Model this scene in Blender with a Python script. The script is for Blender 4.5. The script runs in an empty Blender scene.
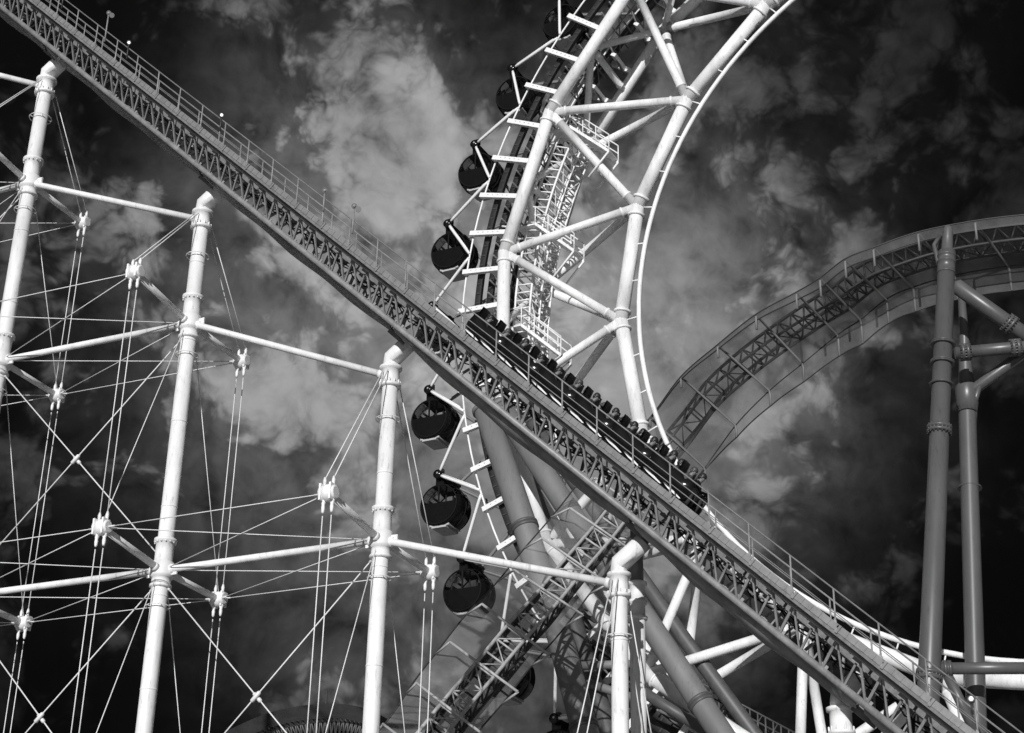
import bpy, math, random
from mathutils import Vector as V, Matrix, noise
random.seed(7)
R = math.radians
S = bpy.context.scene
COL = S.collection

# ------------------------------------------------------------------ camera, sky, sun, exposure
CAMZ = 1.7
PITCH, ROLL, FPX, PW, PH = R(25), R(-1.2), 1651.2, 1024, 733
fw = V((0, math.cos(PITCH), math.sin(PITCH)))
rt0 = V((1, 0, 0)); up0 = rt0.cross(fw)
rt = rt0*math.cos(ROLL) - up0*math.sin(ROLL)
up = rt.cross(fw)
cd = bpy.data.cameras.new('camera'); cam = bpy.data.objects.new('camera', cd); COL.objects.link(cam)
cd.sensor_width = 36; cd.lens = FPX/PW*36; cd.clip_end = 5000; cd.clip_start = .5
m = Matrix((rt, up, -fw)).transposed().to_4x4(); m.translation = V((0, 0, CAMZ)); cam.matrix_world = m
S.camera = cam

def un(u, v, d):                      # a point of the place, from its sight line and its distance along the view axis
    return V((0, 0, CAMZ)) + d*(fw + rt*((u-PW/2)/FPX) - up*((v-PH/2)/FPX))
def dirpx(u, v):
    return (fw + rt*((u-PW/2)/FPX) - up*((v-PH/2)/FPX)).normalized()

SUN = V((-.20, -.93, .27)).normalized()      # towards the sun
sl = bpy.data.lights.new('sun', 'SUN'); so = bpy.data.objects.new('sun', sl); COL.objects.link(so)
sl.energy = 3.9; sl.angle = R(.53); sl.color = (1, 1, 1)
so.rotation_euler = SUN.to_track_quat('Z', 'Y').to_euler(); so.location = (0, 0, 60)

w = bpy.data.worlds.new('World'); S.world = w; w.use_nodes = True
nt = w.node_tree; nt.nodes.clear()
def nd(t, **k):
    n = nt.nodes.new(t)
    for a, b in k.items(): setattr(n, a, b)
    return n
def lk(a, b): nt.links.new(a, b)
def mth(op, a, b=None, c=None, clamp=False):
    n = nd('ShaderNodeMath', operation=op, use_clamp=clamp)
    for i, x in enumerate((a, b, c)):
        if x is None: continue
        if isinstance(x, (int, float)): n.inputs[i].default_value = x
        else: lk(x, n.inputs[i])
    return n.outputs[0]
tc = nd('ShaderNodeTexCoord'); D = tc.outputs['Generated']
sky = nd('ShaderNodeTexSky'); sky.sky_type = 'NISHITA'; sky.sun_disc = False
sky.sun_elevation = math.asin(SUN.z); sky.sun_rotation = math.atan2(SUN.x, SUN.y)
bw = nd('ShaderNodeRGBToBW'); lk(sky.outputs[0], bw.inputs[0])
def vmath(op, a, b=None, sc=None):
    n = nd('ShaderNodeVectorMath', operation=op)
    for k, x in ((0, a), (1, b)):
        if x is None: continue
        if isinstance(x, tuple): n.inputs[k].default_value = x
        else: lk(x, n.inputs[k])
    if sc is not None: n.inputs['Scale'].default_value = sc
    return n
def noi(vec, scale, detail, rough, off, col=False):
    v_ = vmath('ADD', vec, off).outputs[0]
    n = nd('ShaderNodeTexNoise'); n.inputs['Scale'].default_value = scale; n.inputs['Detail'].default_value = detail
    n.inputs['Roughness'].default_value = rough; lk(v_, n.inputs['Vector']); return n.outputs[1 if col else 0]
def sstep(x, lo, hi):
    n = nd('ShaderNodeMapRange', interpolation_type='SMOOTHSTEP'); lk(x, n.inputs[0])
    n.inputs[1].default_value = lo; n.inputs[2].default_value = hi; return n.outputs[0]
def warp(vec, scale, amt, off):
    c_ = vmath('SUBTRACT', noi(vec, scale, 3, .5, off, True), (.5, .5, .5)).outputs[0]
    return vmath('NORMALIZE', vmath('ADD', vec, vmath('SCALE', c_, None, amt).outputs[0]).outputs[0]).outputs[0]
W1 = warp(D, 16, .035, (3.1, 7.7, 1.3)); W2 = warp(W1, 40, .005, (8.1, 2.7, 5.3))
def billow(vec, scale, off):                                       # rounded heaps with dark creases between them
    return mth('MULTIPLY', mth('ABSOLUTE', mth('SUBTRACT', noi(vec, scale, 2, .5, off), .5)), 4.0)
b1 = billow(W2, 13, (1.3, .2, 2.1)); b2 = billow(W2, 29, (4.3, 1.2, .1)); b3 = billow(W2, 63, (2.2, 6.1, 3.3)); b4 = billow(W2, 140, (7.2, 1.1, 5.3))
heap = mth('ADD', mth('ADD', mth('MULTIPLY', b1, .42), mth('MULTIPLY', b2, .30)), mth('ADD', mth('MULTIPLY', b3, .18), mth('MULTIPLY', b4, .10)))
den = sstep(mth('ADD', noi(W1, 11, 5, .5, (.6, 3.2, 1.1)), mth('MULTIPLY', mth('SUBTRACT', heap, .38), .34)), .435, .565)
# sunlit and shaded flanks of the heaps
n_a = noi(W2, 26, 8, .55, (1.3, .2, 2.1)); n_b = noi(vmath('ADD', W2, (.006, .0, .010)).outputs[0], 26, 8, .55, (1.3, .2, 2.1))
flank = mth('ADD', mth('MULTIPLY', mth('SUBTRACT', n_a, n_b), 3.4), 1.0)
puff = heap; puff2 = b3
cl = mth('ADD', mth('MULTIPLY', den, mth('ADD', mth('MULTIPLY', heap, 1.8), .05)), .05)
# thick cloud masses: where they stand in the sky, how wide, how bright, how smooth (0 lumpy .. 1 even veil)
MASS = [(585, 395, 110, .34, .72), (480, 330, 85, .30, .5), (350, 330, 105, .19, .45), (255, 300, 60, .07, .2), (185, 190, 40, .05, .1), (450, 225, 75, .15, .35), (445, 130, 55, .075, .2), (388, 52, 40, .12, .15),
        (285, 110, 48, .11, .15), (318, 165, 34, .12, .2), (240, 55, 30, .03, .2), (405, 100, 30, .05, .2), (225, 165, 45, .035, .15), (690, 285, 58, .20, .25), (690, 385, 80, .12, .5), (620, 330, 70, .20, .6), (230, 400, 90, .06, .2),
        (400, 620, 100, .045, .5), (340, 550, 80, .05, .5), (520, 480, 90, .12, .7), (560, 130, 100, .03, .3), (780, 310, 90, .03, .2), (840, 430, 80, .018, .2), (95, 235, 60, .022, .1), (290, 30, 60, .02, .1),
        (230, 500, 60, .03, .2), (520, 690, 80, .06, .5), (120, 330, 60, .02, .1), (170, 110, 60, .008, .1), (700, 20, 90, .012, .5), (850, 150, 120, .006, .3), (60, 520, 80, .004, .1)]
tl = ts = None
for (u_, v_, r_, a_, k_) in MASS:
    d_ = dirpx(u_, v_); q_ = r_/FPX
    vm = nd('ShaderNodeVectorMath', operation='DOT_PRODUCT'); lk(W1, vm.inputs[0]); vm.inputs[1].default_value = d_
    e = mth('EXPONENT', mth('MULTIPLY', mth('SUBTRACT', vm.outputs['Value'], 1.0), 1.0/(q_*q_)))
    gl = mth('MULTIPLY', e, a_*(1-k_)); gs = mth('MULTIPLY', e, a_*k_)
    tl = gl if tl is None else mth('ADD', tl, gl); ts = gs if ts is None else mth('ADD', ts, gs)
veil = mth('ADD', mth('MULTIPLY', den, .35), mth('ADD', mth('MULTIPLY', heap, .5), .38))
raw = mth('ADD', mth('MULTIPLY', mth('MULTIPLY', tl, cl), 2.1), mth('MULTIPLY', ts, veil))
raw = mth('MULTIPLY', mth('MULTIPLY', raw, flank), 1.9)
raw = mth('MULTIPLY', raw, 1.2)
clouds = mth('MULTIPLY', mth('DIVIDE', raw, mth('ADD', mth('MULTIPLY', raw, 1.9), 1.0)), 10.0)     # thick cloud saturates
faint = mth('MULTIPLY', cl, .06)
# broad unseen sky glow added on the sun's side to brighten shaded undersides
vm = nd('ShaderNodeVectorMath', operation='DOT_PRODUCT'); lk(D, vm.inputs[0]); vm.inputs[1].default_value = SUN
glow = mth('MULTIPLY', mth('EXPONENT', mth('MULTIPLY', mth('SUBTRACT', vm.outputs['Value'], 1.0), 3.2)), 3.6)
base = mth('MULTIPLY', bw.outputs[0], .003)
val = mth('ADD', mth('ADD', clouds, faint), mth('ADD', glow, base))
bg = nd('ShaderNodeBackground'); bg.inputs['Strength'].default_value = .1
lk(val, bg.inputs['Color'])
wo = nd('ShaderNodeOutputWorld'); lk(bg.outputs[0], wo.inputs[0])

vs = S.view_settings; vs.view_transform = 'Standard'; vs.look = 'None'; vs.exposure = 0; vs.gamma = 1; vs.use_curve_mapping = False
S.render.engine = 'CYCLES'

# ------------------------------------------------------------------ materials (all neutral grey)
def mat(name, base, rough=.5, metal=0, var=.12, scale=3., spec=.5, streak=0, alpha=None, emit=None, stain=0):
    m = bpy.data.materials.new(name); m.use_nodes = True; t = m.node_tree; p = t.nodes['Principled BSDF']
    p.inputs['Roughness'].default_value = rough; p.inputs['Metallic'].default_value = metal
    p.inputs['Specular IOR Level'].default_value = spec
    g = t.nodes.new('ShaderNodeTexCoord'); n = t.nodes.new('ShaderNodeTexNoise'); n.inputs['Scale'].default_value = scale
    n.inputs['Detail'].default_value = 6; n.inputs['Roughness'].default_value = .65
    mp = t.nodes.new('ShaderNodeMapping'); mp.inputs['Scale'].default_value = (1, 1, .25 if streak else 1)
    t.links.new(g.outputs['Object'], mp.inputs[0]); t.links.new(mp.outputs[0], n.inputs['Vector'])
    r = t.nodes.new('ShaderNodeMapRange'); r.inputs[1].default_value = .3; r.inputs[2].default_value = .7
    r.inputs[3].default_value = base*(1-var); r.inputs[4].default_value = base*(1+var*.6)
    t.links.new(n.outputs[0], r.inputs[0]); t.links.new(r.outputs[0], p.inputs['Base Color'])
    if stain:                                   # rust runs and grime patches of their own shape
        n2 = t.nodes.new('ShaderNodeTexNoise'); n2.inputs['Scale'].default_value = 5; n2.inputs['Detail'].default_value = 8; n2.inputs['Roughness'].default_value = .7
        m2 = t.nodes.new('ShaderNodeMapping'); m2.inputs['Scale'].default_value = (1.6, 1.6, .35); t.links.new(g.outputs['Object'], m2.inputs[0]); t.links.new(m2.outputs[0], n2.inputs['Vector'])
        r3 = t.nodes.new('ShaderNodeMapRange'); r3.inputs[1].default_value = .56; r3.inputs[2].default_value = .74; r3.inputs[3].default_value = 1; r3.inputs[4].default_value = 1-stain
        t.links.new(n2.outputs[0], r3.inputs[0]); mu = t.nodes.new('ShaderNodeMath'); mu.operation = 'MULTIPLY'
        t.links.new(r.outputs[0], mu.inputs[0]); t.links.new(r3.outputs[0], mu.inputs[1]); t.links.new(mu.outputs[0], p.inputs['Base Color'])
    if alpha is not None:                       # netting: fine open mesh, most light passes between the strands
        r2 = t.nodes.new('ShaderNodeMapRange'); r2.inputs[1].default_value = .25; r2.inputs[2].default_value = .75
        r2.inputs[3].default_value = alpha*.75; r2.inputs[4].default_value = min(1, alpha*1.25)
        t.links.new(n.outputs[0], r2.inputs[0]); t.links.new(r2.outputs[0], p.inputs['Alpha'])
    if emit:
        p.inputs['Emission Color'].default_value = (1, 1, 1, 1); p.inputs['Emission Strength'].default_value = emit
    return m
M = dict(
 white=mat('white_paint', .80, .45, var=.20, scale=1.6, streak=1, stain=.55),
 white2=mat('white_gloss', .78, .3, var=.05, scale=2),
 rod=mat('galvanised_rod', .70, .45, var=.1),
 grey=mat('grey_truss_paint', .25, .45, var=.35, scale=2.5, stain=.5),
 pale=mat('pale_toe_board', .19, .5, var=.3, scale=2.2, stain=.5),
 deck=mat('walkway_deck', .16, .7, var=.4, scale=6),
 dark=mat('dark_steel', .035, .5, var=.3),
 leg=mat('grey_leg_paint', .17, .6, var=.22, scale=.8, streak=1, stain=.4),
 col=mat('dark_grey_column_paint', .095, .36, var=.25, scale=.9, streak=1, stain=.4),
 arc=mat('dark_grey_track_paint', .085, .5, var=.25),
 arct=mat('black_track_paint', .035, .5, var=.25),
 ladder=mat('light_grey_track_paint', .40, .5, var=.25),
 net=mat('safety_netting', .30, .9, var=.25, scale=1.1, alpha=.27),
 belly=mat('catch_net', .24, .85, var=.35, scale=1.2, alpha=.93),
 black=mat('black_gloss', .007, .14, var=.2, spec=.4),
 rubber=mat('black_rubber', .010, .7, spec=.1),
 endp=mat('black_panel', .005, .25, var=.3, spec=.25),
 seat=mat('black_seat', .018, .5),
 cloud_glass=mat('cabin_floor', .42, .5, var=.1),
 lamp=mat('lit_lamp', .8, .3, emit=1.2),
 lens=mat('lamp_lens', .3, .25),
 skin=mat('skin', .17, .55, var=.06),
 hair=mat('dark_hair', .018, .5, var=.3), hair2=mat('grey_brown_hair', .06, .5, var=.3),
 cloth_w=mat('white_cloth', .62, .85), cloth_d=mat('dark_cloth', .03, .85), cloth_g=mat('grey_cloth', .08, .85),
 hump=mat('dark_hump_paint', .03, .6), 
)
def glassmat():
    m = bpy.data.materials.new('tinted_glass'); m.use_nodes = True; t = m.node_tree
    o = t.nodes['Material Output']; t.nodes.remove(t.nodes['Principled BSDF'])
    a = t.nodes.new('ShaderNodeBsdfTransparent'); a.inputs[0].default_value = (.72, .72, .72, 1)
    b = t.nodes.new('ShaderNodeBsdfGlossy'); b.inputs[0].default_value = (.8, .8, .8, 1); b.inputs['Roughness'].default_value = .05
    f = t.nodes.new('ShaderNodeFresnel'); f.inputs[0].default_value = 1.3
    x = t.nodes.new('ShaderNodeMixShader'); t.links.new(f.outputs[0], x.inputs[0]); t.links.new(a.outputs[0], x.inputs[1]); t.links.new(b.outputs[0], x.inputs[2])
    t.links.new(x.outputs[0], o.inputs[0]); return m
M['glass'] = glassmat()

# ------------------------------------------------------------------ mesh helpers
def perp(d):
    a = V((0, 0, 1)) if abs(d.z) < .9 else V((1, 0, 0))
    x = d.cross(a).normalized(); return x, d.cross(x).normalized()
class MB:
    def __init__(s): s.v = []; s.f = []; s.sm = []
    def ring(s, c, x, y, r, n):
        i = len(s.v)
        for k in range(n):
            a = 2*math.pi*k/n; s.v.append(c + x*(math.cos(a)*r) + y*(math.sin(a)*r))
        return i
    def skin(s, i, j, n):
        for k in range(n):
            s.f.append((i+k, i+(k+1) % n, j+(k+1) % n, j+k)); s.sm.append(True)
    def cap(s, i, n, flip=False):
        q = list(range(i, i+n)); s.f.append(tuple(q[::-1] if flip else q)); s.sm.append(False)
    def tube(s, a, b, r, r2=None, n=10):
        a = V(a); b = V(b); d = b-a
        if d.length < 1e-6: return s
        x, y = perp(d.normalized())
        i = s.ring(a, x, y, r, n); j = s.ring(b, x, y, r if r2 is None else r2, n)
        s.skin(i, j, n); s.cap(i, n, True); s.cap(j, n); return s
    def lathe(s, a, d, prof, n=16):           # prof: (distance along d, radius)
        a = V(a); d = V(d).normalized(); x, y = perp(d); last = None
        for t, r in prof:
            i = s.ring(a+d*t, x, y, max(r, 1e-4), n)
            if last is not None: s.skin(last, i, n)
            else: s.cap(i, n, True)
            last = i
        s.cap(last, n); return s
    def path(s, pts, r, n=8, closed=False):
        pts = [V(p) for p in pts]; N = len(pts); x = None; first = last = None
        for k in range(N):
            if closed: d = pts[(k+1) % N]-pts[k-1]
            else: d = pts[min(k+1, N-1)]-pts[max(k-1, 0)]
            d.normalize()
            if x is None: x, y = perp(d)
            else:
                x = (x - d*x.dot(d)).normalized(); y = d.cross(x)
            rr = r[k] if isinstance(r, (list, tuple)) else r
            i = s.ring(pts[k], x, y, rr, n)
            if last is not None: s.skin(last, i, n)
            else: first = i
            last = i
        if closed: s.skin(last, first, n)
        else: s.cap(first, n, True); s.cap(last, n)
        return s
    def torus(s, c, d, R_, r, n=20, m=6):
        d = V(d).normalized(); x, y = perp(d)
        return s.path([V(c)+x*math.cos(2*math.pi*k/n)*R_+y*math.sin(2*math.pi*k/n)*R_ for k in range(n)], r, m, True)
    def box(s, c, x, y, z):                   # half vectors
        c = V(c); i = len(s.v)
        for a in (-1, 1):
            for b in (-1, 1):
                for e in (-1, 1): s.v.append(c+x*a+y*b+z*e)
        for q in ((0, 1, 3, 2), (4, 6, 7, 5), (0, 4, 5, 1), (2, 3, 7, 6), (0, 2, 6, 4), (1, 5, 7, 3)):
            s.f.append(tuple(i+k for k in q)); s.sm.append(False)
        return s
    def bar(s, a, b, wv, hv):
        a = V(a); b = V(b); return s.box((a+b)/2, (b-a)/2, V(wv), V(hv))
    def ell(s, c, x, y, z, n=14, m=8, lo=-90, hi=90):
        c = V(c); last = None
        for k in range(m+1):
            p = R(lo+(hi-lo)*k/m); i = len(s.v)
            for q in range(n):
                a = 2*math.pi*q/n; s.v.append(c + x*(math.cos(p)*math.cos(a)) + y*(math.cos(p)*math.sin(a)) + z*math.sin(p))
            if last is not None: s.skin(last, i, n)
            last = i
        return s
    def grid(s, rows, sm=True):
        i0 = len(s.v); n = len(rows[0])
        for r_ in rows: s.v += [V(p) for p in r_]
        for a in range(len(rows)-1):
            for b in range(n-1):
                s.f.append((i0+a*n+b, i0+a*n+b+1, i0+(a+1)*n+b+1, i0+(a+1)*n+b)); s.sm.append(sm)
        return s
    def build(s, name, m, parent=None, o=None):
        if o is None: o = parent_origin(parent)
        me = bpy.data.meshes.new(name); me.from_pydata([tuple(p-o) for p in s.v], [], s.f)
        me.polygons.foreach_set('use_smooth', s.sm); me.materials.append(M[m] if isinstance(m, str) else m); me.update()
        ob = bpy.data.objects.new(name, me); COL.objects.link(ob)
        if parent is not None: ob.parent = parent
        else: ob.location = o
        return ob
def parent_origin(p):
    o = V((0, 0, 0))
    while p is not None: o = o + p.location; p = p.parent
    return o
def tag(o, label=None, cat=None, group=None, kind=None):
    for k, v_ in (('label', label), ('category', cat), ('group', group), ('kind', kind)):
        if v_: o[k] = v_
    return o
def thing(name, label, cat, loc=(0, 0, 0), group=None):
    o = bpy.data.objects.new(name, None); COL.objects.link(o); o.location = loc; o.empty_display_size = .3
    return tag(o, label, cat, group)
KIDS = {}
def copy_tree(o, parent=None):
    c = o.copy(); COL.objects.link(c)
    if parent is not None: c.parent = parent
    for ch in list(o.children): copy_tree(ch, c)
    return c

# ------------------------------------------------------------------ ground
g = MB(); n_ = 24
g.grid([[(-600+1200*i/n_, -600+1200*j/n_, .15*noise.noise(V((i*.7, j*.7, 0)))-.1) for j in range(n_+1)] for i in range(n_+1)][::-1])
M['paving'] = mat('pale_paving', .30, .85, var=.2, scale=.5)
tag(g.build('ground', 'paving'), kind='structure')

# ------------------------------------------------------------------ lift track frame
TT = [un(u_, v_, d_*.935) for u_, v_, d_ in ((50, 63, 71.5), (205, 192, 64.5), (397, 345, 57.6), (632, 540, 50.7))]
T0 = TT[0]; tv = (TT[3]-TT[0]).normalized()
bv = tv.cross(V((0, 0, 1))).normalized()
if bv.y > 0: bv = -bv
Nv = bv.cross(tv); Nv = Nv if Nv.z > 0 else -Nv
ZZ = V((0, 0, 1))
def tp(s, w_, h): return T0 + tv*s + bv*w_ + Nv*h
S0, S1, PIT = -10.0, 53.0, 1.487
lt = thing('coaster_lift_track', 'long steep grey lattice coaster track crossing the whole view from upper left to lower right', 'coaster track', T0)
for sg in (1, -1):
    MB().tube(tp(S0, .55*sg, 1.56), tp(S1, .55*sg, 1.56), .075, n=8).build('rail', 'grey', lt)
    MB().tube(tp(S0, 1.50*sg, 1.34), tp(S1, 1.50*sg, 1.34), .07, n=8).build('upper_chord', 'grey', lt)
    MB().tube(tp(S0, 1.02*sg, .50), tp(S1, 1.02*sg, .50), .10, n=10).build('lower_chord', 'grey', lt)
PS = [34.61+PIT*k for k in range(-30, 13)]
for sg in (1, -1):
    lat = MB()
    for s_ in PS:
        for q in (0, 1):
            a = s_ + q*PIT/2; r_ = .042 if q == 0 else .034
            U = tp(a, 1.50*sg, 1.34); L = tp(a+.743, 1.02*sg, .50)
            lat.bar(U, L, tv*r_, bv*r_)
            lat.bar(tp(a+.743, 1.02*sg, .50), tp(a+.743, 1.50*sg, 1.34), tv*(r_*.9), bv*(r_*.8))
        # plate gussets
        lat.box(tp(s_, 1.52*sg, 1.27), tv*.12, bv*.012, Nv*.1); lat.box(tp(s_+.743, 1.06*sg, .58), tv*.13, bv*.012, Nv*.09)
    lat.build('side_lattice', 'grey', lt)
x = MB()
for i, s_ in enumerate(PS):
    x.tube(tp(s_, 1.50, 1.34), tp(s_, -1.50, 1.34), .045, n=6)
    x.tube(tp(s_+.743, 1.02, .5), tp(s_+.743, -1.02, .5), .04, n=6)
    x.tube(tp(s_, 1.02, .5), tp(s_+PIT, -1.02, .5), .028, n=6); x.tube(tp(s_, -1.02, .5), tp(s_+PIT, 1.02, .5), .028, n=6)
    x.tube(tp(s_, .0, 1.3), tp(s_+.4, 1.02, .52), .03, n=6); x.tube(tp(s_, .0, 1.3), tp(s_+.4, -1.02, .52), .03, n=6)
    x.tube(tp(s_+.743, .55, 1.5), tp(s_+.743, -.55, 1.5), .05, n=6)
x.build('cross_bracing', 'grey', lt)
c = MB()
c.bar(tp(S0, 0, 1.25), tp(S1, 0, 1.25), bv*.16, Nv*.10)
for s_ in PS:
    for q in range(3): c.box(tp(s_+q*.5, .3, 1.12), tv*.1, bv*.07, Nv*.06)
    c.box(tp(s_+.3, -.32, 1.0), tv*.2, bv*.06, Nv*.08)
c.build('cable_trough', 'deck', lt)
for s_ in PS:
    if random.random() < .7: MB().box(tp(s_+random.random(), .3*random.choice((-1, 1)), .85+.2*random.random()), tv*.10, bv*.06, Nv*.07).build('junction_box', 'pale', lt)
c = MB(); ph = random.random()
for k in range(2):
    c.path([tp(S0+i*.35, .62-.1*k, .98+.10*math.sin(i*1.7+k*2)+.05*math.sin(i*.63)) for i in range(180)], .022, 5)
c.build('power_cable', 'rubber', lt)
for sg in (1, -1):
    dk = MB()
    for w_ in (1.24, 1.43, 1.62, 1.81, 1.98): dk.bar(tp(S0, w_*sg, 1.42), tp(S1, w_*sg, 1.42), bv*(.03 if 1.3 < w_ < 1.9 else .04), Nv*(.02 if 1.3 < w_ < 1.9 else .05))
    k = S0
    while k < S1: dk.box(tp(k, 1.62*sg, 1.445), tv*.022, bv*.38, Nv*.012); k += .15
    w_ = dk.build('walkway', 'deck', lt)
    tb = MB()
    for s_ in PS:
        b0 = s_+.78
        tb.box(tp(b0+PIT*.5, 2.03*sg, 1.545), tv*(PIT*.5-.06), bv*.012, Nv*.085)
        for q in (.2, .4, .6, .8): tb.box(tp(b0+PIT*q, 2.045*sg, 1.545), tv*.012, bv*.012, Nv*.08)
        tb.box(tp(b0+.02, 2.035*sg, 1.535), tv*.035, bv*.03, Nv*.11)
    tb.build('toe_board', 'pale', lt)
    hr = MB(); hr.tube(tp(S0, 2.0*sg, 2.28), tp(S1, 2.0*sg, 2.28), .024, n=6)
    hr.tube(tp(S0, 2.0*sg, 2.02), tp(S1, 2.0*sg, 2.02), .015, n=6); hr.tube(tp(S0, 2.0*sg, 1.84), tp(S1, 2.0*sg, 1.84), .015, n=6)
    h = hr.build('handrail', 'pale' if sg > 0 else 'grey', lt)
    for s_ in PS:
        pb = MB(); t_ = tp(s_, 2.0*sg, 2.28)
        pb.tube(t_, t_-ZZ*1.14, .026, n=6); pb.box(t_-ZZ*.98, tv*.045, bv*.03, ZZ*.16)
        pb.build('post', 'grey', h)
# sagging catch net slung under the lower chords, one length per span
SUPS = [-11.4, 0.0, 11.57, 22.95, 34.16, 42.6, 53.0]
for a, b in zip(SUPS[:-1], SUPS[1:]):
    rows = []
    for i in range(25):
        f_ = i/24; s_ = a+.12+(b-a-.24)*f_; sag = .02+(.07 if a < 20 else .15)*math.sin(math.pi*f_)+.03*math.sin(f_*19+a)
        rows.append([tp(s_, 0.78*math.cos(q), .44-(.16+sag)*math.sin(q)) for q in [math.pi*k/12 for k in range(13)]])
    mb = MB(); mb.grid(rows); mb.grid([[p+Nv*.02 for p in r_] for r_ in rows][::-1])
    mb.build('safety_net', 'belly', lt)
for s_ in SUPS[1:-1]:
    MB().box(tp(s_, 0, .32), tv*.27, bv*.42, Nv*.13).build('saddle', 'deck', lt)

# ------------------------------------------------------------------ supporting columns with their brackets and stays
def zrow(xy, v_):
    lo, hi = -5, 140
    for _ in range(60):
        m_ = (lo+hi)/2; p = V((xy[0], xy[1], m_))-V((0, 0, CAMZ)); y_ = PH/2-FPX*(p.dot(up))/(p.dot(fw))
        if y_ > v_: lo = m_
        else: hi = m_
    return m_
DP = [71.5*.935, 64.5*.935, 57.6*.935, 50.7*.935]
ctop = {1: un(47, 79, DP[0]), 2: un(203, 211, DP[1]), 3: un(391, 366, DP[2]), 4: un(619, 572, DP[3])}
ctop[0] = ctop[1]*2-ctop[2]; ctop[5] = un(840, 706, 43.3)
lev = {}
z2 = (zrow(ctop[1], 362)+zrow(ctop[2], 322))/2; z1 = (zrow(ctop[2], 575)+zrow(ctop[3], 535))/2; z3 = zrow(ctop[1], 183)
LZ = {0: z1-(z2-z1), 1: z1, 2: z2, 3: z3, 4: z3+8.6}
JT = {0: (1, 2, 3, 4), 1: (0, 1, 2, 3), 2: (0, 1, 2), 3: (0, 1), 4: (0,), 5: ()}
RAD = {0: .30, 1: .29, 2: .275, 3: .262, 4: .245, 5: .26}
WHO = {0: "unseen column", 1: "leftmost column", 2: "second column", 3: "third column", 4: "fourth column", 5: "short column"}
LAB = {0: 'white tubular column standing outside the left edge of the view',
       1: 'leftmost white tubular column, its top under the dark upper part of the lift track',
       2: 'white tubular column with two collars and four brackets, second from the left',
       3: 'white tubular column with one bracket collar and bent cap, just left of the black gondolas',
       4: 'bright white column in front of the wheel legs, bent cap under the lift track',
       5: 'short white column stub with ringed neck at the bottom right under the track'}
OUT = 3.3
def node(k, l, side):                 # end of a bracket
    p = V((ctop[k].x, ctop[k].y, LZ[l])); return p + bv*(OUT*side) + ZZ*(.40 if side > 0 else -.05)
cols = {}
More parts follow.
